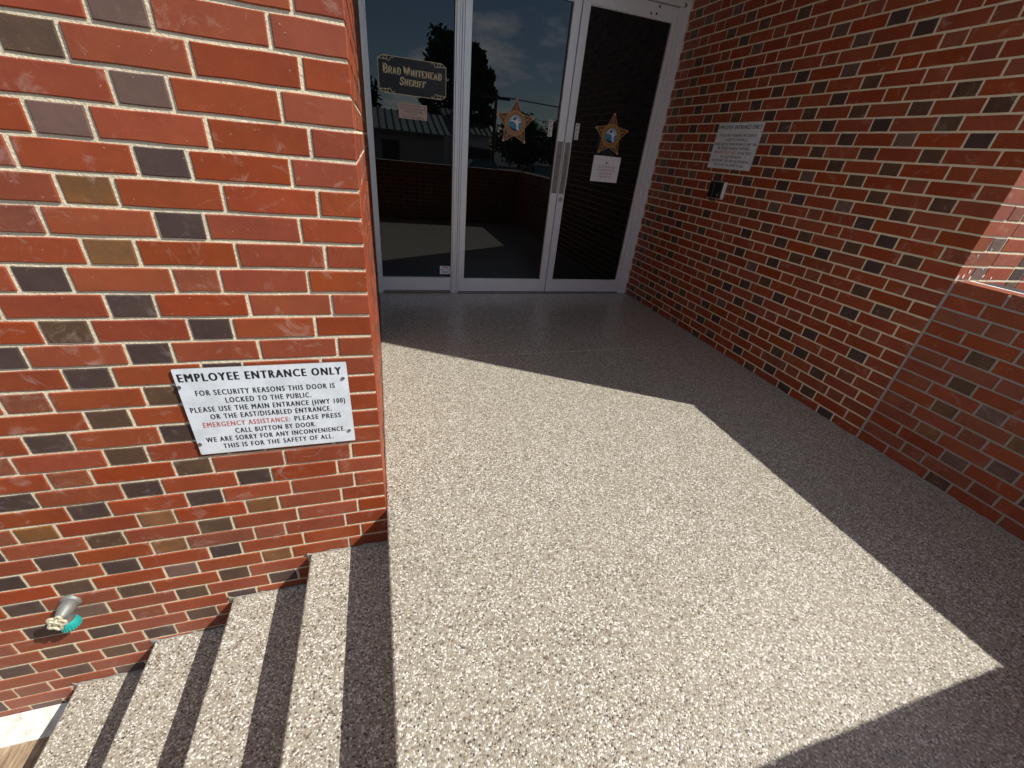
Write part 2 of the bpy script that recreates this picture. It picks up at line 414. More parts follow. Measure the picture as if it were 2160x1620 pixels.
# ---- left front wall, with the first metres of its return into the recess
HC = {}                                                # header colours read off the photograph, course -> from the corner outwards
for ln in ('0 m,1 o,2 m,3 m,4 d,5 t,6 dr,7 t,8 rd,9 d,10 do,11 dd,12 dd,13 or,14 do,15 dd,16 ro,17 or,18 ddd,19 dd,20 ttt,21 oo,22 rtd,23 ddd,24 tmo,'
           '25 ood,26 dom,27 drd,28 ood,29 ddo,30 dood,31 drd,32 oodr,33 dmr,34 ddod,35 ood').split(','):
    k, s_ = ln.split(); HC[int(k)] = s_
LET = {'m': 'mauve', 'o': 'olive', 'd': 'dark', 't': 'tan', 'r': 'rust'}
LW = thing('brick_wall', 'sunlit red brick wall with dark headers beside the steps, left of the doors', 'wall', (-1.2, 0.02, -0.9))
rg = random.Random(5)
br = []
S, H = 0.2115, 0.103
for k in range(-28, 35):
    z1 = ZL0 - k * CO - J / 2; z0 = z1 - (CO - J)
    A = (k % 2 == 0)
    first = [(0.155, 's'), (S, 's')] if A else [(H, 'c'), (S, 's'), (S, 's')]
    hi = 0
    for (a, b_, kind) in row_spans(first, S, H, 2.75):
        mat = 'red'
        if kind == 'h':
            seq = HC.get(k, '')
            mat = LET[seq[hi]] if hi < len(seq) else hcol(rg)
            hi += 1
        elif rg.random() < .06: mat = 'rust'
        L = b_ - a - (J if a > 0 else J / 2)
        D = 0.09
        if a == 0: D = 0.10 if A else 0.205
        br.append(Brick((-b_ + J / 2, 0, z0), 0.0, L, D, mat))
    # return wall X = 0, seen at a grazing angle
    s0 = 0.11 if A else 0.215; kind = 's'
    while s0 < 2.70:
        L = min(S if kind == 's' else H, 2.72 - s0)
        if L > .03: br.append(Brick((0, s0, z0), math.pi / 2, L - J, 0.08, 'red' if kind == 's' else hcol(rg)))
        s0 += L; kind = 'h' if kind == 's' else 's'
lay_bricks(LW, br)
mb = MB(); mb.box((-2.76, 0.0036, -0.95), (-0.0036, 3.2, 3.44)); o = mb.build('mortar_bed', M['mortar'], LW)
mb = MB(); mb.box((-9, 0.0, -0.95), (-2.765, 3.2, 7.0)); mb.box((-2.765, 0.0, 3.445), (0.0, 3.2, 7.0)); mb.build('upper_brickwork', M['far_brick'], LW)

# ---- right recess wall and the sunlit face that turns the corner
RW = thing('brick_wall', 'shaded red brick recess wall right of the doors, carrying sign and call box', 'wall', (3.6, 1.5, -0.9))
rg = random.Random(8)
br = []
S, H = 0.2125, 0.103
for m in range(-14, 50):                               # course m lies above joint m
    z0 = ZR1 + (m - 1) * CO + J / 2
    A = (m % 2 == 0)
    first = [(0.161, 's')] if A else [(0.1045, 'c'), (S, 's')]
    if z0 > -0.06:
        for (a, b_, kind) in row_spans(first, S, H, YJ - YR + 0.01):
            mat = 'red'
            if kind == 'h':
                x_ = rg.random(); mat = 'dark' if x_ < .36 else 'olive' if x_ < .66 else 'mauve' if x_ < .70 else 'rust' if x_ < .88 else 'red'
            elif rg.random() < .05: mat = 'rust'
            L = b_ - a - (J if a > 0 else J / 2)
            D = 0.09 if a > 0 else (0.10 if A else 0.205)
            br.append(Brick((XR, YR + b_ - J / 2, z0), -math.pi / 2, L, D, mat))
    s0 = 0.11 if A else 0.215; kind = 'h' if A else 's'
    while s0 < 1.5:
        L = S if kind == 's' else H
        br.append(Brick((XR + s0, YR, z0), 0.0, L - J, 0.09, 'red' if kind == 's' else hcol(rg)))
        s0 += L; kind = 'h' if kind == 's' else 's'
lay_bricks(RW, br)
mb = MB(); mb.box((XR + .0034, YR + .0034, -0.95), (4.16, 3.2, 3.44)); mb.build('mortar_bed', M['mortar'], RW)
mb = MB(); mb.box((4.165, YR, -0.95), (10, 3.2, 7.0)); mb.box((XR, YR, 3.445), (4.165, 3.2, 7.0)); mb.build('upper_brickwork', M['far_brick'], RW)

# ---- side parapet (low wall closing the landing on the right)
PW = thing('parapet_wall', 'low brown-red brick parapet closing the right side of the landing', 'wall', (2.76, -0.7, -0.9))
rg = random.Random(3)
br = []
def pcol(kind):
    x = rg.random()
    if kind == 'h': return 'olive' if x < .45 else 'rust' if x < .72 else 'mauve' if x < .86 else 'tan'
    return 'red' if x < .7 else 'rust'
for m in range(0, 14):
    z0 = 0.0 + m * CO + J / 2
    A = (m % 2 == 0)
    s0 = 0.005; first = True; kind = 's'
    while s0 < YR - YF - 0.004:
        L = (0.153 if A else 0.205) if first else (0.202 if kind == 's' else 0.101)
        if first and A: nk = 's'
        else: nk = 'h' if kind == 's' else 's'
        L = min(L, YR - YF - s0)
        if L > 0.03:
            br.append(Brick((XR, YR - 0.004 - s0 - J / 2, z0), -math.pi / 2, L - J, 0.09, pcol(kind)))
        s0 += L; first = False; kind = nk
lay_bricks(PW, br)
mb = MB(); mb.box((XR + .0034, YF - 0.21, -0.95), (XR + 0.2, YR - 0.0045, PARZ - CO * 0 - 0.006)); mb.build('mortar_bed', M['mortar_grey'], PW)
mb = MB(); mb.box((XR + .0012, YR - 0.013, 0.0), (XR + 0.08, YR - 0.0005, PARZ - 0.008)); mb.build('corner_joint', M['mortar_grey'], PW)
# coping: brick headers on edge, worn mortar and a dark metal flashing along the outer edge
mb = MB(); y = YR - 0.012; nb = 0
cop = MB()
while y > YF - 0.2:
    cop.bbox((XR + 0.006, y - 0.192, PARZ - 0.03), (XR + 0.098, y, PARZ + 0.0005 + random.uniform(-.001, .001)), 0.002)
    y -= 0.203
cop.build('coping_brick_row', M['red'], PW, 'stuff')
mb = MB(); mb.box((XR + 0.1, YF - 0.2, PARZ - 0.02), (XR + 0.128, YR - 0.006, PARZ + 0.004)); mb.box((XR + 0.0005, YF - 0.2, PARZ - 0.008), (XR + 0.0058, YR - 0.006, PARZ - 0.001)); mb.build('coping_mortar', M['white_concrete'], PW)
mb = MB(); mb.bbox((XR + 0.13, YF - 0.21, PARZ - 0.05), (XR + 0.212, YR - 0.05, PARZ + 0.006), 0.003); mb.build('flashing', M['flashing'], PW)

rg = random.Random(21); mb = MB()
for (u, z, r0) in ((0.012, .952, .013), (0.05, .960, .010), (0.075, .985, .008), (0.105, .955, .009), (0.16, 1.0, .007), (0.20, .965, .008), (0.27, .955, .007), (0.06, 1.06, .006), (0.13, 1.09, .005)):
    n = 11; V = [(XR + max(.001, u + r0 * rg.uniform(.4, 1.0) * math.cos(k * 6.283 / n)), YR - 0.0016, z + r0 * 1.6 * rg.uniform(.4, 1.0) * math.sin(k * 6.283 / n)) for k in range(n)]
    mb.add([(XR + u, YR - 0.0018, z)] + V, [(0, 1 + k, 1 + (k + 1) % n) for k in range(n)])
o = mb.build('paint_splash', M['white_concrete'], RW, 'stuff')
# ---- front parapet (behind the camera; its shadow crosses the landing and the glass mirrors it)
FP = thing('parapet_wall', 'low red brick parapet along the front of the landing, mirrored in the glass, plus an added unseen stretch beside the steps', 'wall', (1.3, YF - 0.1, -0.9))
br = []
for m in range(-13, 14):
    z0 = m * CO + J / 2; s0 = -1.62 + (0.0 if m % 2 else 0.105); kind = 's'  # run beyond the landing edge is added, unseen, to block sky from the steps
    if m % 2 == 0: br.append(Brick((s0 - J, YF, z0), math.pi, 0.095, 0.09, 'rust'))
    while s0 < XR - 0.02:
        L = min(0.202 if kind == 's' else 0.101, XR - s0)
        if L > .03: br.append(Brick((s0 + L - J, YF, z0), math.pi, L - J, 0.09, pcol(kind)))
        s0 += L; kind = 'h' if kind == 's' else 's'
lay_bricks(FP, br, 0)
mb = MB(); mb.box((-1.63, YF - 0.21, -0.95), (XR + 0.0, YF - .0034, PARZ - 0.006)); mb.build('mortar_bed', M['mortar_grey'], FP)
cop = MB(); x = -1.62
while x < XR - 0.19:
    cop.bbox((x, YF - 0.098, PARZ - 0.03), (x + 0.192, YF - 0.006, PARZ + random.uniform(-.001, .001)), 0.002); x += 0.203
cop.build('coping_brick_row', M['red'], FP, 'stuff')
mb = MB(); mb.box((-1.63, YF - 0.21, PARZ - 0.02), (XR, YF - 0.1, PARZ + 0.003)); mb.build('coping_mortar', M['white_concrete'], FP)

# ------------------------------------------------------------------ landing, stairs, ground
def rounded(x_nose, z_top, x_back, z_bot, r=0.011):
    pts = [(x_back, z_bot), (x_back, z_top)]
    for i in range(7):
        a = math.pi / 2 + math.pi / 2 * i / 6
        pts.append((x_nose + r + r * math.cos(a), z_top - r + r * math.sin(a)))
    pts.append((x_nose + 0.004, z_bot))
    return pts
ZG = -0.90
mb = MB(); mb.prism(rounded(0.0, 0.0, XR + 0.01, ZG - 0.05), lambda u, v_, d: (u, d, v_), YF - 0.005, 2.86)
ld = mb.build('landing', M['pebble'], None, 'structure')
# hairline repair across the shaded part of the landing
pts = [(985, 751.5), (1040, 748.5), (1110, 746), (1180, 742.5), (1240, 739.5), (1300, 736), (1360, 734), (1430, 731)]
mb = MB()
gp = [CAM + ray(*q) * (-CAM.z / ray(*q).z) for q in pts]
for a, c in zip(gp[:-1], gp[1:]):
    for i in range(6):
        p0 = a.lerp(c, i / 6); p1 = a.lerp(c, (i + random.uniform(.55, 1.0)) / 6); wd = random.uniform(.0008, .0019)
        mb.box((p0.x, min(p0.y, p1.y) - wd, -0.002), (p1.x, max(p0.y, p1.y) + wd, 0.0012))
mb.build('crack_filler', M['white_concrete'], ld)

ST = thing('stairs', 'pebble-finish concrete steps going down along the sunlit brick wall', 'stairs', (-0.6, -0.75, ZG))
STEPS = [(-0.303, -0.187), (-0.612, -0.368), (-0.922, -0.545), (-1.231, -0.722)]
px_ = 0.004
for xn, zt in STEPS:
    mb = MB(); mb.prism(rounded(xn, zt, px_ - 0.001, ZG - 0.05), lambda u, v_, d: (u, d, v_), YF - 0.005, -0.0015)
    mb.build('step', M['pebble_step'], ST); px_ = xn + 0.004
# grey sealant smeared where treads meet the wall
rg = random.Random(4)
xb = 0.0
mb = MB()
for xn, zt in STEPS:
    n = 22; top = []
    for i in range(n + 1):
        x = xn - 0.012 + (xb - xn + 0.012) * i / n
        top.append((x, zt + 0.002 + rg.random() ** 3 * 0.009 + (0.006 if i < 1 else 0)))
    V = []; F = []
    for x, z in top: V += [(x, -0.0016, zt - 0.02 if x < xn + .004 else zt - 0.004), (x, -0.0022, z), (x, -0.004 - rg.random() * .004, zt + 0.0006)]
    for i in range(n): F += [(3 * i + 1, 3 * i + 4, 3 * i + 5, 3 * i + 2), (3 * i, 3 * i + 3, 3 * i + 4, 3 * i + 1)]
    mb.add(V, F); xb = xn
mb.build('sealant_bead', M['sealant'], ST)
# sealant at the foot of the right wall and parapet
mb = MB(); V = []; F = []; n = 160
for i in range(n + 1):
    y = YJ - (YJ + 1.4) * i / n
    V += [(XR - 0.0005, y, 0.006 + rg.random() * .006), (XR - 0.007 - rg.random() * .007, y, 0.0008)]
for i in range(n): F.append((2 * i, 2 * i + 1, 2 * i + 3, 2 * i + 2))
mb.add(V, F); mb.build('sealant_bead', M['sealant'], ld)

# white painted footing along the wall, ground slab and the lot beyond
mb = MB(); mb.prism([(-0.085, ZG - 0.03), (-0.085, ZG + 0.004), (-0.078, ZG + 0.012), (-0.012, -0.842), (-0.0015, -0.836), (-0.0015, ZG - 0.03)],
                    lambda u, v_, d: (d, u, v_), -3.2, -1.232)
tag(mb.build('footing', M['white_concrete']), 'white painted concrete footing below the brick wall beside the bottom step', 'footing')
mb = MB(); mb.box((-4.2, -2.6, ZG - 0.1), (-1.0, -0.03, ZG)); mb.build('path', M['path'], None, 'structure')
mb = MB(); mb.box((-400, -500, -1.3), (400, 300, ZG - 0.008)); mb.build('ground', M['asphalt'], None, 'structure')

# soffit over the recess
mb = MB(); mb.box((0.0, 0.02, 3.45), (XR, 3.2, 3.7)); tag(mb.build('soffit', M['soffit']), 'pale soffit above the entrance recess', 'ceiling')
mb = MB(); mb.box((0.0, 0.0, 3.7), (XR, 3.2, 7.0)); tag(mb.build('upper_wall', M['far_brick']), 'red brick wall above the entrance recess', 'wall')

# ------------------------------------------------------------------ doors and frame
YS, YG = 2.748, 2.768                                  # stile face, glass face
FR = thing('door_frame', 'silver aluminium storefront frame around the doors and sidelight', 'door frame', (1.33, 2.78, 0))
ZT = 2.445                                             # door head
def bar(name, x0, x1, z0, z1, y0, y1, parent, mat='alu', r=0.002):
    q = MB(); q.bbox((x0, y0, z0), (x1, y1, z1), r); return q.build(name, M[mat], parent)
bar('jamb', 0.002, 0.034, 0.0, ZT, YJ, 2.83, FR)
bar('jamb_stop', 0.034, 0.046, 0.004, ZT, YJ + 0.014, 2.80, FR)
for i, (x0, x1, yo) in enumerate(((0.680, 0.691, .004), (0.693, 0.716, 0.0), (0.7185, 0.734, .006), (0.7365, 0.752, 0.0))):
    bar('mullion', x0, x1, 0.0, ZT, YJ + yo, 2.83, FR, 'alu', 0.0015)
mb = MB(); mb.box((0.684, YJ + 0.02, 0.0), (0.756, 2.82, ZT)); mb.build('mullion_core', M['alu_dark'], FR)
for i, (x0, x1, yo) in enumerate(((2.560, 2.590, .008), (2.593, 2.612, 0.0), (2.615, 2.632, .005), (2.634, XR - 0.002, -0.002))):
    bar('jamb', x0, x1, 0.0, ZT + 0.03, YJ + yo, 2.83, FR, 'alu', 0.0015)
mb = MB(); mb.box((2.563, YJ + 0.02, 0.0), (XR - 0.001, 2.82, ZT)); mb.build('jamb_core', M['alu_dark'], FR)
bar('head', 0.002, XR - 0.002, ZT + 0.002, ZT + 0.05, YJ, 2.83, FR)
bar('head', 0.002, XR - 0.002, ZT + 0.053, ZT + 0.11, YJ + 0.006, 2.83, FR)
mb = MB(); mb.box((0.002, YG, ZT + 0.11), (XR - 0.002, YG + 0.012, 3.45)); mb.build('transom_pane', M['glass'], FR)
bar('threshold', 0.756, 2.56, 0.0, 0.008, YJ - 0.012, 2.85, FR, 'plate', 0.003)
mb = MB(); mb.box((0.003, 2.84, -0.02), (XR - .003, 3.2, 3.44)); mb.build('backing', M['alu_dark'], FR)

SL = thing('sidelight', 'narrow fixed dark glass sidelight with silver bottom rail, left of both doors', 'window', (0.36, 2.77, 0))
bar('sill', 0.046, 0.680, 0.002, 0.022, YJ + 0.008, 2.82, SL, 'plate')
bar('bottom_rail', 0.0465, 0.6795, 0.024, 0.150, YS - 0.004, 2.80, SL)
mb = MB(); mb.box((0.047, YG, 0.150), (0.6795, YG + 0.01, ZT)); mb.build('pane', M['glass'], SL)

def door(label, x0, x1, xg0, xg1):
    d = thing('door', label, 'door', ((x0 + x1) / 2, 2.77, 0.012))
    bar('stile', x0, xg0, 0.012, ZT - 0.004, YS, 2.79, d); bar('stile', xg1, x1, 0.012, ZT - 0.004, YS, 2.79, d)
    bar('bottom_rail', xg0 + .0005, xg1 - .0005, 0.012, 0.137, YS + 0.0015, 2.789, d)
    bar('top_rail', xg0 + .0005, xg1 - .0005, 2.343, ZT - 0.004, YS + 0.0015, 2.789, d)
    q = MB()
    for a, c in (((xg0, 0.137), (xg1, 0.143)), ((xg0, 2.337), (xg1, 2.343))): q.box((a[0] + .001, YS + .006, a[1]), (c[0] - .001, YG + .004, c[1]))
    q.build('glazing_bead', M['alu'], d)
    q = MB(); q.box((xg0 + .0005, YG, 0.1435), (xg1 - .0005, YG + 0.01, 2.3365)); q.build('pane', M['glass'], d)
    return d
D1 = door('dark glass door next to the sidelight, worn push plate on its right stile', 0.757, 1.682, 0.812, 1.612)
D2 = door('dark glass door nearest the shaded brick wall, with white paper notice taped inside', 1.690, 2.556, 1.758, 2.520)
def disc(q, c, r, nrm_y, th, seg=16, mi=0):
    q.prism([(r * math.cos(2 * math.pi * i / seg), r * math.sin(2 * math.pi * i / seg)) for i in range(seg)],
            lambda u, v_, d: (c[0] + u, c[1] - d, c[2] + v_), 0, th, mi)
# push plates, pull guard and lock
bar('push_plate', 1.620, 1.674, 0.968, 1.392, YS - 0.002, YS + .001, D1, 'plate', 0.0008)
bar('pull_plate', 1.698, 1.746, 0.968, 1.392, YS - 0.002, YS + .001, D2, 'plate', 0.0008)
bar('pull_guard', 1.7475, 1.756, 1.02, 1.34, YS - 0.012, YS, D2, 'white_plastic', 0.002)
bar('pull_bar', 1.727, 1.737, 1.01, 1.345, YS - 0.010, YS - 0.0022, D2, 'steel', 0.003)
for dd, xs in ((D1, 1.648), (D2, 1.716)):
    for zz in (1.275, 1.105):
        q = MB(); disc(q, (xs, YS - 0.002, zz), 0.006, -1, 0.0025, 10); q.build('screw', M['alu_dark'], dd)
q = MB(); disc(q, (1.722, YS, 0.918), 0.021, -1, 0.006, 24); disc(q, (1.722, YS - 0.006, 0.918), 0.014, -1, 0.002, 20); q.build('lock_cylinder', M['steel'], D2)
for (x, y) in ((1373.5, 28), (1385, 29), (1392, 13.5)):
    c = at_y(x, y, YS + .0015); q = MB(); disc(q, (c.x, YS + .0015, c.z), 0.009, -1, 0.001, 10); q.build('screw_hole', M['alu_dark'], D2)

# ------------------------------------------------------------------ lettering
def glyphs(body, bold=0.0, spacing=1.0):
    cu = bpy.data.curves.new('lettering', 'FONT'); cu.body = body; cu.size = 1.0; cu.offset = bold; cu.space_character = spacing; cu.resolution_u = 3
    ob = bpy.data.objects.new('lettering', cu); COL.objects.link(ob)
    me = ob.to_mesh(); V = [v_.co.copy() for v_ in me.vertices]; F = [tuple(p.vertices) for p in me.polygons]
    ob.to_mesh_clear(); bpy.data.objects.remove(ob, do_unlink=True); bpy.data.curves.remove(cu)
    return V, F
_V, _ = glyphs('H'); CAP = max(q.y for q in _V)
def put_text(mb, body, u0, u1, base, cap, fn, bold=0.0, spacing=1.05, mi=0, skew=0.0):
    V, F = glyphs(body, bold, spacing)
    a = min(q.x for q in V); c = max(q.x for q in V); sx = (u1 - u0) / (c - a); sz = cap / CAP
    mb.add([fn(u0 + (q.x - a) * sx + skew * q.y * sz, base + q.y * sz) for q in V], F, mi)

SIGN_LINES = [('EMPLOYEE ENTRANCE ONLY', .010, .440, .2645, .0255, 1, 0), ('FOR SECURITY REASONS THIS DOOR IS', .040, .416, .216, .0178, 0, 0),
              ('LOCKED TO THE PUBLIC.', .110, .344, .187, .0178, 0, 0), ('PLEASE USE THE MAIN ENTRANCE (HWY 100)', .013, .441, .1585, .0178, 0, 0),
              ('OR THE EAST/DISABLED ENTRANCE.', .058, .397, .131, .0178, 0, 0), ('EMERGENCY ASSISTANCE:', .032, .271, .102, .0178, 0, 1),
              ('PLEASE PRESS', .284, .422, .102, .0178, 0, 0), ('CALL BUTTON BY DOOR.', .112, .343, .0735, .0178, 0, 0),
              ('WE ARE SORRY FOR ANY INCONVENIENCE.', .027, .430, .046, .0178, 0, 0), ('THIS IS FOR THE SAFETY OF ALL.', .067, .390, .018, .0178, 0, 0)]
def wall_sign(label, fn, below):
    """fn(u, v, d): u right, v up from the lower left corner, d out of the wall"""
    t = thing('wall_sign', label, 'sign', fn(0.229, 0.0, 0.0), 'employee entrance signs')
    W_, H_ = 0.458, 0.3065
    q = MB(); r = .003
    poly = [(r, 0), (W_ - r, 0), (W_, r), (W_, H_ - r), (W_ - r, H_), (r, H_), (0, H_ - r), (0, r)]
    n = 8
    q.prism(poly, lambda u, v_, d: fn(u, v_, d), 0.005, 0.0075, 1)
    q.add([fn(u, v_, 0.0079) for u, v_ in poly], [list(range(n))], 0)
    q.build('plate', [M['sign'], M['sign_edge']], t)
    for body, u0, u1, base, cap, bold, mi in SIGN_LINES:
        if below and 'BY DOOR' in body: body = 'CALL BUTTON BELOW.'
        q = MB()
        for k, sh in enumerate((-.0014, -.0007, 0, .0007, .0014) if bold else (-.0006, 0, .0006)):
            put_text(q, body, u0 + sh, u1 + sh, base, cap, lambda a, c: fn(a, c, 0.0084 + .00004 * k), 0.0, 1.28, mi)
        q.build('lettering', [M['ink'], M['red_ink']], t, 'stuff')
    for u, v_ in ((.0065, .2495), (.4445, .250), (.008, .043), (.4435, .046)):
        q = MB(); q.prism([(0.0055 * math.cos(k * math.pi / 4), .0055 * math.sin(k * math.pi / 4)) for k in range(8)], lambda a, c, d: fn(u + a, v_ + c, d), 0.0, 0.0115)
        q.build('screw', M['steel'], t)
wall_sign('white employee entrance sign screwed to the sunlit brick wall above the steps', lambda u, v_, d: (-0.5412 + u, -d, 0.3630 + v_), False)
wall_sign('white employee entrance sign on the shaded brick wall above the call box', lambda u, v_, d: (XR - d, 1.9685 - u, 1.3115 + v_), True)

# slab serif capitals for the gold name panel, drawn as strokes
LETTERS = {
 'B': (.74, [[(.17, 0), (.17, 1)], [(0, .93), (.5, .93), (.63, .86), (.63, .62), (.5, .53), (.17, .53)], [(.5, .53), (.68, .43), (.68, .16), (.54, .07), (0, .07)]]),
 'R': (.78, [[(.17, 0), (.17, 1)], [(0, .93), (.5, .93), (.65, .84), (.65, .6), (.5, .5), (.17, .5)], [(.42, .5), (.66, .07), (.8, .07)], [(0, .07), (.34, .07)]]),
 'A': (.80, [[(.14, .05), (.4, .96)], [(.66, .05), (.4, .96)], [(.22, .34), (.58, .34)], [(0, .07), (.28, .07)], [(.52, .07), (.8, .07)]]),
 'D': (.76, [[(.17, 0), (.17, 1)], [(0, .93), (.48, .93), (.67, .74), (.67, .26), (.48, .07), (0, .07)]]),
 'W': (1.06, [[(.12, .96), (.3, .05)], [(.3, .05), (.53, .85)], [(.53, .85), (.76, .05)], [(.76, .05), (.94, .96)], [(0, .93), (.26, .93)], [(.8, .93), (1.06, .93)]]),
 'H': (.84, [[(.18, 0), (.18, 1)], [(.66, 0), (.66, 1)], [(.18, .5), (.66, .5)], [(0, .93), (.35, .93)], [(.49, .93), (.84, .93)], [(0, .07), (.35, .07)], [(.49, .07), (.84, .07)]]),
 'I': (.40, [[(.2, 0), (.2, 1)], [(0, .93), (.4, .93)], [(0, .07), (.4, .07)]]),
 'T': (.72, [[(.36, 0), (.36, 1)], [(0, .75), (0.02, .93), (.70, .93), (.72, .75)], [(.16, .07), (.56, .07)]]),
 'E': (.70, [[(.17, 0), (.17, 1)], [(0, .93), (.66, .93), (.67, .76)], [(.17, .5), (.5, .5)], [(0, .07), (.66, .07), (.68, .26)]]),
 'F': (.68, [[(.17, 0), (.17, 1)], [(0, .93), (.66, .93), (.67, .74)], [(.17, .5), (.5, .5)], [(0, .07), (.36, .07)]]),
 'S': (.66, [[(.60, .70), (.56, .86), (.42, .93), (.2, .93), (.08, .8), (.1, .64), (.28, .55), (.44, .46), (.58, .36), (.58, .18), (.46, .07), (.2, .07), (.08, .16), (.05, .32)]])}
def stroke(mb, pts, wd, fn, mi=0):
    pts = [Vector((*q, 0)) for q in pts]; n = len(pts); L_ = []; R_ = []
    for i, q in enumerate(pts):
        d = (pts[min(i + 1, n - 1)] - pts[max(i - 1, 0)]).normalized(); nn = Vector((-d.y, d.x, 0)) * wd / 2
        L_.append(q + nn); R_.append(q - nn)
    V = [fn(q.x, q.y) for q in L_] + [fn(q.x, q.y) for q in R_]
    mb.add(V, [(i, n + i, n + i + 1, i + 1) for i in range(n - 1)], mi)
def slab_text(mb, words, u0, u1, base, capbig, capsmall, fn, skew=0.0):
    runs = []; x = 0
    for wi, wd in enumerate(words):
        if wi: x += 0.45 * capsmall
        for i, ch in enumerate(wd):
            h = capbig if i == 0 else capsmall
            runs.append((ch, x, h)); x += (LETTERS[ch][0] + 0.10) * h
    k = (u1 - u0) / (x - 0.1 * capsmall)
    for ch, xx, h in runs:
        for si, pl in enumerate(LETTERS[ch][1]):
            vert = abs(pl[0][0] - pl[-1][0]) < .05 and len(pl) == 2 or ch in 'AWS' and len(pl) == 2 and abs(pl[0][1] - pl[-1][1]) > .5
            th = (0.21 if vert else 0.13) * h
            if ch == 'S' or len(pl) > 4: th = 0.155 * h
            q2 = [((u0 + (xx + a * h) * k + skew * c * h), base + c * h) for a, c in pl]
            stroke(mb, q2, th, fn)

YD = YG - 0.0012
def G(px, py): return at_y(px, py, YD)
def gz(zx, zy): return G(760 + zx / 8.1, 90 + zy / 8.1)
pan = [gz(*q) for q in ((295, 275), (385, 200), (1385, 362), (1465, 465), (1460, 905), (1370, 980), (420, 840), (320, 740))]
xl = (pan[0].x + pan[7].x) / 2; xr = (pan[3].x + pan[4].x) / 2; zt = (pan[1].z + pan[2].z) / 2; zb = (pan[5].z + pan[6].z) / 2
cxl = (pan[1].x - pan[0].x); cz = (zt - (pan[0].z + pan[3].z) / 2)
PN = thing('window_decal', 'gold outlined black name panel decal lettered in gold on the sidelight glass', 'decal', ((xl + xr) / 2, YD, zb))
fp = lambda off: (lambda u, v_: (u, YD - off, v_))
e = 0.036; f = 0.022
octo = [(xl, zt - f), (xl + e, zt), (xr - e, zt), (xr, zt - f), (xr, zb + f), (xr - e, zb), (xl + e, zb), (xl, zb + f)]
q = MB(); q.add([fp(0.0)(*c) for c in octo], [list(range(8))]); q.build('panel', M['black'], PN)
q = MB()
for a, c in zip(octo, octo[1:] + octo[:1]): stroke(q, [a, c], 0.0036, fp(0.0006))
for sx, sz, ox, oz in ((1, -1, xl, zt), (-1, -1, xr, zt), (-1, 1, xr, zb), (1, 1, xl, zb)):
    def T(u, v_): return (ox + sx * u, oz + sz * v_)
    stroke(q, [T(0.0, f), T(e + .02, f + .003)], 0.003, fp(0.0006))
    stroke(q, [T(e + .018 + .013 * math.cos(t * .52), .0135 + .011 * math.sin(t * .52)) for t in range(13)], 0.0036, fp(0.0007))
    stroke(q, [T(e + .028, f + .003), T(e + .04, f + .008), T(e + .052, f + .002), T(e + .055, f - .010), T(e + .066, f - .016), T(e + .08, f - .010)], 0.0036, fp(0.0008))
q.build('border', M['gold'], PN)
q = MB()
l1 = gz(385, 507); r1 = gz(1388, 660); l2 = gz(672, 722); r2 = gz(1110, 780)
slab_text(q, ['BRAD', 'WHITEHEAD'], l1.x, r1.x, (l1.z + r1.z) / 2, 0.060, 0.047, fp(0.0009))
slab_text(q, ['SHERIFF'], l2.x, r2.x, (l2.z + r2.z) / 2, 0.052, 0.042, fp(0.0009), 0.16)
q.build('lettering', M['gold'], PN, 'stuff')

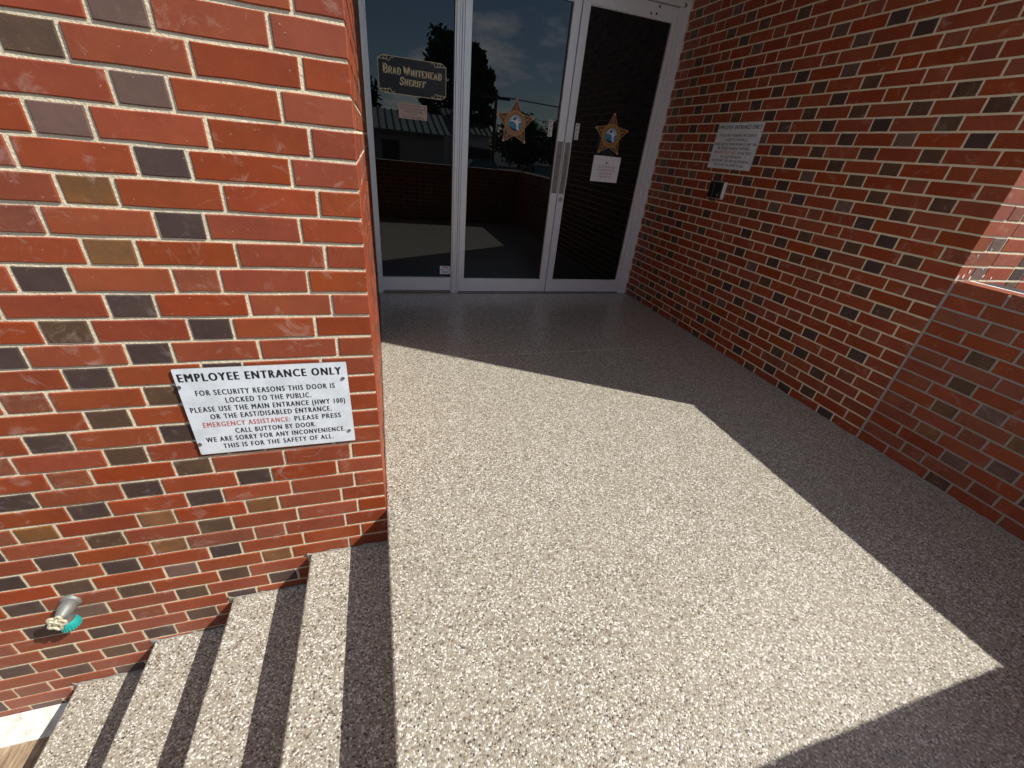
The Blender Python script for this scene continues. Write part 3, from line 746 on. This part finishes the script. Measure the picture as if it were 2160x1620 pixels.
# star badge decals
def star_decal(label, px, parent_group):
    c = [G(*q) for q in px]
    cx_ = (c[1].x + c[2].x) / 2; Rr = (c[0].z - (c[3].z + c[4].z) / 2) / (1 + math.cos(R(36))); cz_ = c[0].z - Rr
    t = thing('star_decal', label, 'decal', (cx_, YD, cz_ - Rr), parent_group)
    P = lambda r, a: (cx_ + r * math.cos(a), cz_ + r * math.sin(a))
    rg2 = random.Random(2)
    def star(scale, inner, off, mat, name, ball):
        q = MB(); poly = []
        for i in range(5):
            a = math.pi / 2 + i * 2 * math.pi / 5
            tip = Rr * scale
            poly += [P(tip, a - .035), P(tip, a + .035), P(inner * Rr, a + math.pi / 5)]
        n = len(poly); V = [fp(off)(cx_, cz_)] + [fp(off)(*v_) for v_ in poly]
        q.add(V, [(0, 1 + i, 1 + (i + 1) % n) for i in range(n)])
        if ball:
            for i in range(5):
                a = math.pi / 2 + i * 2 * math.pi / 5; bx, bz = P(Rr * .955, a)
                q.add([fp(off + .0001)(bx + ball * math.cos(k * math.pi / 6), bz + ball * math.sin(k * math.pi / 6)) for k in range(12)], [list(range(12))])
        return q.build(name, M[mat], t)
    star(0.97, 0.545, 0.0, 'badge_edge', 'edge', 0.0125)
    star(0.90, 0.515, 0.0005, 'badge_dark', 'field', 0.0)
    q = MB()                                            # engraved leaf ornament on the rays
    for i in range(5):
        a = math.pi / 2 + i * 2 * math.pi / 5
        for (r0, side, ln, bend) in ((.50, 0, .13, 0), (.64, 0, .10, 0), (.76, 0, .08, .0), (.50, .085, .11, .4), (.50, -.085, .11, -.4), (.60, .055, .10, -.5), (.60, -.055, .10, .5), (.70, .03, .08, .4), (.70, -.03, .08, -.4), (.47, .15, .09, .8), (.47, -.15, .09, -.8)):
            ct = Vector(P(r0 * Rr, a)); tv = Vector((-math.sin(a), math.cos(a))) * Rr
            ct = ct + tv * side; dv = Vector((math.cos(a + bend), math.sin(a + bend))) * Rr * ln; pv = Vector((-dv.y, dv.x)) * 0.24
            q.add([fp(.001)(*v_) for v_ in (ct, ct + dv * .5 + pv, ct + dv, ct + dv * .5 - pv)], [(0, 1, 2, 3)])
    q.build('ornament', M['badge_gold'], t, 'stuff')
    def ringpoly(r, off, mat, name):
        q = MB(); q.add([fp(off)(cx_ + r * math.cos(k * math.pi / 18), cz_ + r * 1.0 * math.sin(k * math.pi / 18)) for k in range(36)], [list(range(36))]); return q.build(name, M[mat], t)
    ringpoly(.535 * Rr, .0014, 'badge_gold', 'outer_ring'); ringpoly(.495 * Rr, .0018, 'badge_ring', 'letter_ring')
    q = MB()                                            # unreadable tiny lettering round the ring
    for k in range(40):
        a = 2 * math.pi * k / 40
        if abs(math.sin(a)) < .18: continue
        stroke(q, [P(.39 * Rr, a), P(.455 * Rr, a + rg2.uniform(-.03, .03))], Rr * .028, fp(.0021))
    q.build('ring_marks', M['badge_dark'], t, 'stuff')
    ringpoly(.365 * Rr, .0024, 'badge_gold', 'inner_ring')
    sl = ringpoly(.345 * Rr, .0027, 'seal_blue', 'seal')
    k_ = .345 * Rr
    def blob(pts, off, mat, name):
        q = MB(); q.add([fp(off)(cx_ + a * k_, cz_ + c_ * k_) for a, c_ in pts], [list(range(len(pts)))]); q.build(name, M[mat], t)
    blob([(-.96, .2), (-.7, .68), (-.3, .93), (.3, .93), (.72, .66), (.96, .2), (.3, .1), (-.4, .18)], .0030, 'seal_pale', 'seal_sky')
    blob([(-.86, -.45), (-.2, -.62), (.5, -.80), (.2, -.95), (-.3, -.92), (-.65, -.72)], .0030, 'seal_navy', 'seal_shore')
    blob([(-.35, .5), (-.1, .78), (.12, .62), (.0, .42), (-.28, .36)], .0033, 'seal_navy', 'seal_tree')
    blob([(-.72, .34), (-.1, .30), (.05, .42), (.32, .52), (.42, .30), (.82, .14), (.46, .08), (.50, -.4), (.56, -.72), (.40, -.88), (.24, -.66), (.2, -.3), (.06, .0), (-.1, .14), (-.4, .22)], .0036, 'white', 'state_outline')
star_decal('gold five-pointed star badge decal on the door next to the sidelight', ((1090, 209.5), (1051.5, 240.5), (1123.5, 249), (1062, 295), (1105.5, 303.5)), 'star badge decals')
star_decal('gold five-pointed star badge decal above the white paper notice', ((1297, 239.5), (1258.5, 268), (1323.5, 277), (1263, 320.5), (1301, 325.5)), 'star badge decals')

def quad_decal(name, label, cat, px, mat, group=None, off=0.0):
    c = [G(*q) for q in px]; xl_ = (c[0].x + c[3].x) / 2; xr_ = (c[1].x + c[2].x) / 2; zt_ = (c[0].z + c[1].z) / 2; zb_ = (c[2].z + c[3].z) / 2
    t = thing(name, label, cat, ((xl_ + xr_) / 2, YD, zb_), group)
    q = MB(); q.add([(xl_, YD - off, zb_), (xr_, YD - off, zb_), (xr_, YD - off, zt_), (xl_, YD - off, zt_)], [(0, 1, 2, 3)]); q.build('sheet', M[mat], t)
    return t, xl_, xr_, zb_, zt_
t, a, c, z0, z1 = quad_decal('paper_notice', 'small pinkish paper notice on the sidelight below the gold name panel', 'notice', ((840, 216), (900.5, 222.5), (901, 254.5), (841.5, 249)), 'pink_paper')
q = MB(); Wd = c - a; Hh = z1 - z0
for body, l_, r_, v_ in (('ELECTRONIC DEVICES IN THE', .05, .95, .80), ('COURTHOUSE IS PROHIBITED BY', .05, .95, .61), ('ADMINISTRATIVE ORDER', .16, .86, .42), ('NO. 08-11', .37, .64, .24), ('WITHOUT PRIOR APPROVAL', .12, .88, .06)):
    put_text(q, body, a + l_ * Wd, a + r_ * Wd, z0 + v_ * Hh, .115 * Hh, fp(.0006), .01)
q.build('lettering', M['faint_ink'], t, 'stuff')
t, a, c, z0, z1 = quad_decal('paper_notice', 'white paper notice with red lines and a small star on the far right door', 'notice', ((1253.5, 327), (1310, 332.5), (1300, 386.5), (1244.5, 381)), 'paper')
q = MB(); Wd = c - a; Hh = z1 - z0
for body, l_, r_, v_ in (('ALL WEAPONS ARE', .20, .82, .555), ('PROHIBITED ON ALL', .18, .85, .425), ('COURTHOUSE', .28, .76, .295), ('PROPERTIES', .30, .74, .165)):
    put_text(q, body, a + l_ * Wd, a + r_ * Wd, z0 + v_ * Hh, .075 * Hh, fp(.0006), .012)
q.build('lettering', M['pink_ink'], t, 'stuff')
q = MB(); sc_ = (a + .5 * Wd, z0 + .74 * Hh); pl = []
for i in range(10):
    rr = .065 * Hh * (1 if i % 2 == 0 else .42); an = math.pi / 2 + i * math.pi / 5; pl.append((sc_[0] + rr * math.cos(an), sc_[1] + rr * math.sin(an)))
q.add([fp(.0006)(*sc_)] + [fp(.0006)(*v_) for v_ in pl], [(0, 1 + i, 1 + (i + 1) % 10) for i in range(10)]); q.build('printed_star', M['ink'], t)
for lab, px in (('white vertical pull sticker on the glass of the door next to the sidelight', ((1158.3, 252), (1167.6, 252.6), (1163.6, 288.8), (1155, 287.6))),
                ('white vertical pull sticker on the glass of the door by the shaded wall', ((1215, 260), (1223.6, 260.8), (1218.6, 295.8), (1210.4, 294.6)))):
    t, a, c, z0, z1 = quad_decal('pull_sticker', lab, 'sticker', px, 'white_plastic', 'pull stickers')
    q = MB(); Wd = c - a; Hh = z1 - z0
    for i, ch in enumerate('PULL'): put_text(q, ch, a + .28 * Wd, a + .74 * Wd, z0 + (.79 - .235 * i) * Hh, .14 * Hh, fp(.0006), .01)
    q.build('lettering', M['ink'], t, 'stuff')
t, a, c, z0, z1 = quad_decal('label_sticker', 'small white label in the lower right corner of the sidelight glass', 'sticker', ((928, 561), (950, 561.5), (950, 578.3), (928, 578)), 'paper')
q = MB(); Wd = c - a; Hh = z1 - z0
def strip(u0, v0, u1, v1, mi): q.add([fp(.0006)(a + u * Wd, z0 + v_ * Hh) for u, v_ in ((u0, v0), (u1, v0), (u1, v1), (u0, v1))], [(0, 1, 2, 3)], mi)
strip(.25, .76, .78, .90, 0)
for i in range(9): strip(.34 + i * .065, .5, .375 + i * .065, .6, 1)
for r_ in range(2):
    for i in range(8): strip(.22 + i * .075, .14 + r_ * .14, .27 + i * .075, .24 + r_ * .14, 1)
q.add([fp(.0006)(a + (.20 + .08 * math.cos(k * .63)) * Wd, z0 + (.55 + .1 * math.sin(k * .63)) * Hh) for k in range(10)], [list(range(10))], 1)
q.build('print', [M['sticker_orange'], M['sticker_blue']], t, 'stuff')

# ------------------------------------------------------------------ call box on the shaded wall
CB = thing('call_box', 'black call box with pale housing on the shaded wall below the sign', 'intercom', (XR, 1.75, 1.10))
q = MB(); q.bbox((XR - 0.030, 1.690, 1.100), (XR, 1.828, 1.222), .003); q.build('housing', M['white_plastic'], CB)
q = MB(); q.bbox((XR - 0.040, 1.693, 1.103), (XR - 0.0285, 1.832, 1.220), .003); q.build('face_plate', M['black_plastic'], CB)
q = MB(); q.bbox((XR - 0.047, 1.775, 1.105), (XR - 0.039, 1.831, 1.218), .003); q.build('lens_cover', M['black_plastic'], CB)
q = MB(); q.prism([(.009 * math.cos(k * math.pi / 8), .009 * math.sin(k * math.pi / 8)) for k in range(16)], lambda u, v_, d: (XR - 0.040 - d, 1.722 + u, 1.128 + v_), 0, .003); q.build('call_button', M['steel'], CB)
q = MB(); q.tube([(XR - 0.02, 1.80, 1.101), (XR - 0.022, 1.805, 1.085), (XR - 0.012, 1.79, 1.078), (XR - .004, 1.76, 1.08)], .0028, 6); q.build('cable', M['black_plastic'], CB)

# ------------------------------------------------------------------ hose bib
HB = thing('hose_bib', 'weathered metal hose bib with teal cap on the brick wall above the steps', 'tap', (-1.07, 0, -0.29))
hx, hz = -1.078, -0.228
q = MB(); q.tube([(hx, 0.004, hz), (hx, -0.004, hz), (hx, -0.009, hz)], [0.030, 0.030, 0.024], 20); q.build('flange', M['brass'], HB)
q = MB(); q.tube([(hx, -0.006, hz), (hx, -0.012, hz), (hx, -0.034, hz), (hx, -0.042, hz), (hx, -0.056, hz), (hx, -0.064, hz)], [0.021, 0.024, 0.024, 0.020, 0.017, 0.011], 18); q.build('body', M['brass'], HB)
q = MB(); q.tube([(hx, -0.036, hz - .008), (hx, -0.042, hz - .026), (hx, -0.044, hz - .042)], [0.018, 0.017, 0.019], 16); q.build('spout', M['steel'], HB)
q = MB(); q.tube([(hx, -0.044, hz - .038), (hx, -0.044, hz - .044), (hx, -0.045, hz - .068), (hx, -0.045, hz - .072)], [0.019, 0.0225, 0.026, 0.022], 20)
for k in range(20):
    a = k * math.pi / 10; q.tube([(hx + .022 * math.cos(a), -0.044 + .022 * math.sin(a), hz - .045), (hx + .0262 * math.cos(a), -0.045 + .0262 * math.sin(a), hz - .069)], .002, 5)
q.build('cap', M['teal'], HB)
q = MB(); q.tube([(hx, -0.062, hz), (hx, -0.082, hz)], .006, 10)
ring = []
for k in range(33):
    a = 2 * math.pi * k / 32; rr = .021 + .0055 * math.cos(5 * a + .6); ring.append((hx + rr * math.cos(a), -0.080 + .006 * math.sin(a), hz + rr * math.sin(a)))
q.tube(ring, .005, 8, caps=False); q.tube([(hx, -.070, hz), (hx, -.078, hz), (hx, -.086, hz)], [.012, .014, .008], 10)
for k in range(4):
    a = math.pi / 4 + k * math.pi / 2; q.tube([(hx, -0.081, hz), (hx + .02 * math.cos(a), -0.080, hz + .02 * math.sin(a))], .004, 6)
q.build('handle', M['cream_metal'], HB)

# ------------------------------------------------------------------ across the street (seen mirrored in the glass)
M['siding'] = flat('pale_siding', (0.36, 0.33, 0.29), 0.8); M['roof_metal'] = flat('grey_green_roof', (0.20, 0.23, 0.20), 0.5)
M['far_white'] = flat('white_wall', (0.62, 0.62, 0.60), 0.8); M['far_dark'] = flat('dark_opening', (0.03, 0.035, 0.04), 0.4)
M['bark'] = flat('bark', (0.09, 0.065, 0.045), 0.9); M['wood_pole'] = flat('pole_wood', (0.12, 0.09, 0.06), 0.9)
b = NB('leaves'); r_ = b.rnd(); M['leaf'] = b.fin(b.mix(r_, (0.020, 0.045, 0.012), (0.06, 0.105, 0.03)), 0.7)
def shed(label, x0, x1, y0, y1, h, rise, wall, ov=0.5):
    t = thing('building', label, 'building', ((x0 + x1) / 2, (y0 + y1) / 2, ZG))
    q = MB(); q.box((x0, y0, ZG), (x1, y1, ZG + h)); q.build('wall', M[wall], t)
    ym = (y0 + y1) / 2; zt_ = ZG + h
    q = MB(); q.prism([(y1 + ov, zt_ - .05), (ym, zt_ + rise), (y0 - ov, zt_ - .05), (y0 - ov, zt_ + .03), (ym, zt_ + rise + .1), (y1 + ov, zt_ + .03)], lambda u, v_, d: (d, u, v_), x0 - .3, x1 + .3)
    rf = q.build('roof', M['roof_metal'], t)
    q = MB(); x = x0 - .25
    while x < x1 + .28:
        q.box((x, ym, zt_ + rise + .08), (x + .05, ym + .01, zt_ + rise + .12))
        q.add([(x, y1 + ov, zt_ + .03), (x + .06, y1 + ov, zt_ + .03), (x + .06, y1 + ov, zt_ + .09), (x, y1 + ov, zt_ + .09), (x, ym, zt_ + rise + .1), (x + .06, ym, zt_ + rise + .1), (x + .06, ym, zt_ + rise + .17), (x, ym, zt_ + rise + .17)],
              [(0, 1, 2, 3), (3, 2, 6, 7), (0, 3, 7, 4), (1, 5, 6, 2)]); x += .42
    q.build('roof_seam', M['far_dark'], rf, 'stuff')
    for i, (u, kind) in enumerate(((.2, 'w'), (.45, 'w'), (.72, 'd'))):
        x = x0 + (x1 - x0) * u
        if kind == 'w': a_, c_, nm = (x, y1, ZG + 1.0), (x + .9, y1 + .04, ZG + 2.1), 'window'
        else: a_, c_, nm = (x, y1, ZG), (x + 1.0, y1 + .04, ZG + 2.05), 'door'
        q = MB(); q.box(a_, c_); q.build(nm, M['far_dark'], t)
shed('low building with seamed metal roof, mirrored in the sidelight glass', -9.0, 4.2, -30, -22.5, 2.55, 1.1, 'siding')
shed('white gabled building, mirrored in the door beside the mullion', 5.6, 8.6, -38, -29, 2.9, 1.6, 'far_white')
def tree(label, x, y, h, rad, seed, n=5200):
    rg3 = random.Random(seed); t = thing('tree', label, 'tree', (x, y, ZG), 'trees across the street')
    q = MB(); q.tube([(x, y, ZG), (x + .1, y, ZG + h * .3), (x - .1, y, ZG + h * .6), (x, y, ZG + h * .9)], [.28, .2, .13, .04], 8)
    for k in range(7):
        a = k * 2.4; z = ZG + h * (.32 + .07 * k); L = rad * (.85 - .07 * k)
        q.tube([(x, y, z), (x + L * .5 * math.cos(a), y + L * .5 * math.sin(a), z + .5), (x + L * math.cos(a), y + L * math.sin(a), z + 1.1)], [.09, .06, .02], 6)
    q.build('trunk', M['bark'], t)
    cl = []
    for k in range(46):
        a = rg3.uniform(0, 6.28); zz = rg3.uniform(.28, 1.0); rr = rad * math.sin(math.pi * min(.96, (zz - .2) / .85)) * rg3.uniform(.35, 1.0)
        cl.append((x + rr * math.cos(a), y + rr * math.sin(a), ZG + h * zz, rg3.uniform(.55, .95) * rad * .5))
    q = MB()
    for i in range(n):
        cx_, cy_, cz_, cr_ = rg3.choice(cl); d = Vector((rg3.gauss(0, 1), rg3.gauss(0, 1), rg3.gauss(0, 1))).normalized() * cr_ * rg3.random() ** .4
        p = Vector((cx_, cy_, cz_)) + d; u = Vector((rg3.gauss(0, 1), rg3.gauss(0, 1), rg3.gauss(0, 1))).normalized(); v_ = u.orthogonal().normalized()
        s = rg3.uniform(.16, .34)
        q.add([p - u * s, p + v_ * s * .5, p + u * s, p - v_ * s * .5], [(0, 1, 2, 3)])
    q.build('crown', M['leaf'], t)
tree('tall dark tree mirrored in the door next to the sidelight', 7.6, -31.5, 8.6, 1.5, 1)
tree('broad tree mirrored behind the metal roof in the sidelight', 6.3, -37, 9.6, 2.3, 2)
tree('broad tree at the far left, mirrored at the sidelight edge', -2.6, -37, 7.6, 3.4, 3)
tree('rounded tree mirrored low behind the parked cars', 19.5, -56, 5.2, 4.0, 4)
tree('distant rounded tree mirrored at the right of the cars', 27.0, -58, 5.6, 4.5, 6)
PO = thing('utility_pole', 'wooden utility pole with crossarm and wires mirrored in the door glass', 'pole', (8.3, -26.5, ZG))
q = MB(); q.tube([(8.3, -26.5, ZG), (8.3, -26.5, ZG + 5.6)], [.14, .10], 10); q.build('post', M['wood_pole'], PO)
q = MB(); q.box((7.3, -26.58, ZG + 5.1), (9.3, -26.46, ZG + 5.25)); q.build('crossarm', M['wood_pole'], PO)
for k, (xx, zz) in enumerate(((7.4, 5.3), (8.0, 5.3), (8.8, 5.3), (9.2, 5.3), (8.3, 4.3))):
    q = MB(); q.tube([(xx + 34 * i / 10, -26.5 - i * .5, ZG + zz + .9 * i / 10 - .5 * math.sin(math.pi * i / 10)) for i in range(11)], .012, 5); q.build('wire', M['far_dark'], PO)
M['car_paint'] = flat('car_paint', (0.08, 0.09, 0.10), 0.2, Metallic=0.3, Coat_Weight=0.8); M['car_white'] = flat('car_white', (0.6, 0.6, 0.6), 0.25, Coat_Weight=0.8)
b = NB('car_glass'); M['car_glass'] = b.fin((0.02, 0.05, 0.05), 0.03, IOR=1.6); M['tyre'] = flat('tyre', (0.02, 0.02, 0.02), 0.8)
def car(label, x, y, paint):
    t = thing('parked_car', label, 'car', (x, y, ZG), 'cars parked across the street')
    Z = lambda z: ZG + z
    body = [(-2.2, .35), (-2.25, .75), (-1.5, .92), (-.8, 1.0), (1.5, 1.0), (2.15, .95), (2.25, .6), (2.2, .35), (1.75, .3), (-1.75, .3)]
    q = MB(); q.prism(body, lambda u, v_, d: (x + d, y + u, Z(v_)), -.88, .88); q.build('body', M[paint], t)
    cab = [(-1.0, .98), (-.25, 1.45), (1.1, 1.47), (1.75, 1.0)]
    q = MB()
    V = [(x + s * .84, y + u, Z(v_)) if v_ < 1.1 else (x + s * .66, y + u, Z(v_)) for s in (-1, 1) for u, v_ in cab]
    q.add(V, [(0, 1, 2, 3), (7, 6, 5, 4), (0, 4, 5, 1), (2, 6, 7, 3)]); q.build('window', M['car_glass'], t)
    q = MB(); q.box((x - .67, y - .27, Z(1.44)), (x + .67, y + 1.12, Z(1.5))); q.build('roof', M[paint], t)
    for s in (-1, 1):
        for yy in (-1.35, 1.35):
            q = MB(); q.tube([(x + s * .72, y + yy, Z(.33)), (x + s * .9, y + yy, Z(.33))], .33, 18); wl = q.build('wheel', M['tyre'], t)
            q = MB(); q.tube([(x + s * .9, y + yy, Z(.33)), (x + s * .915, y + yy, Z(.33))], .2, 14); q.build('rim', M['steel'], wl)
        q = MB(); q.box((x + s * .6 - .2, y + 2.2, Z(.62)), (x + s * .6 + .2, y + 2.27, Z(.8))); q.build('tail_light', M['red_ink'], t)
car('dark parked car mirrored in the middle of the door glass', 9.8, -20.5, 'car_paint')
car('dark parked car mirrored beside the white gabled building', 6.4, -22.0, 'car_paint')
car('white parked car mirrored toward the right edge of the door glass', 13.2, -24.5, 'car_white')
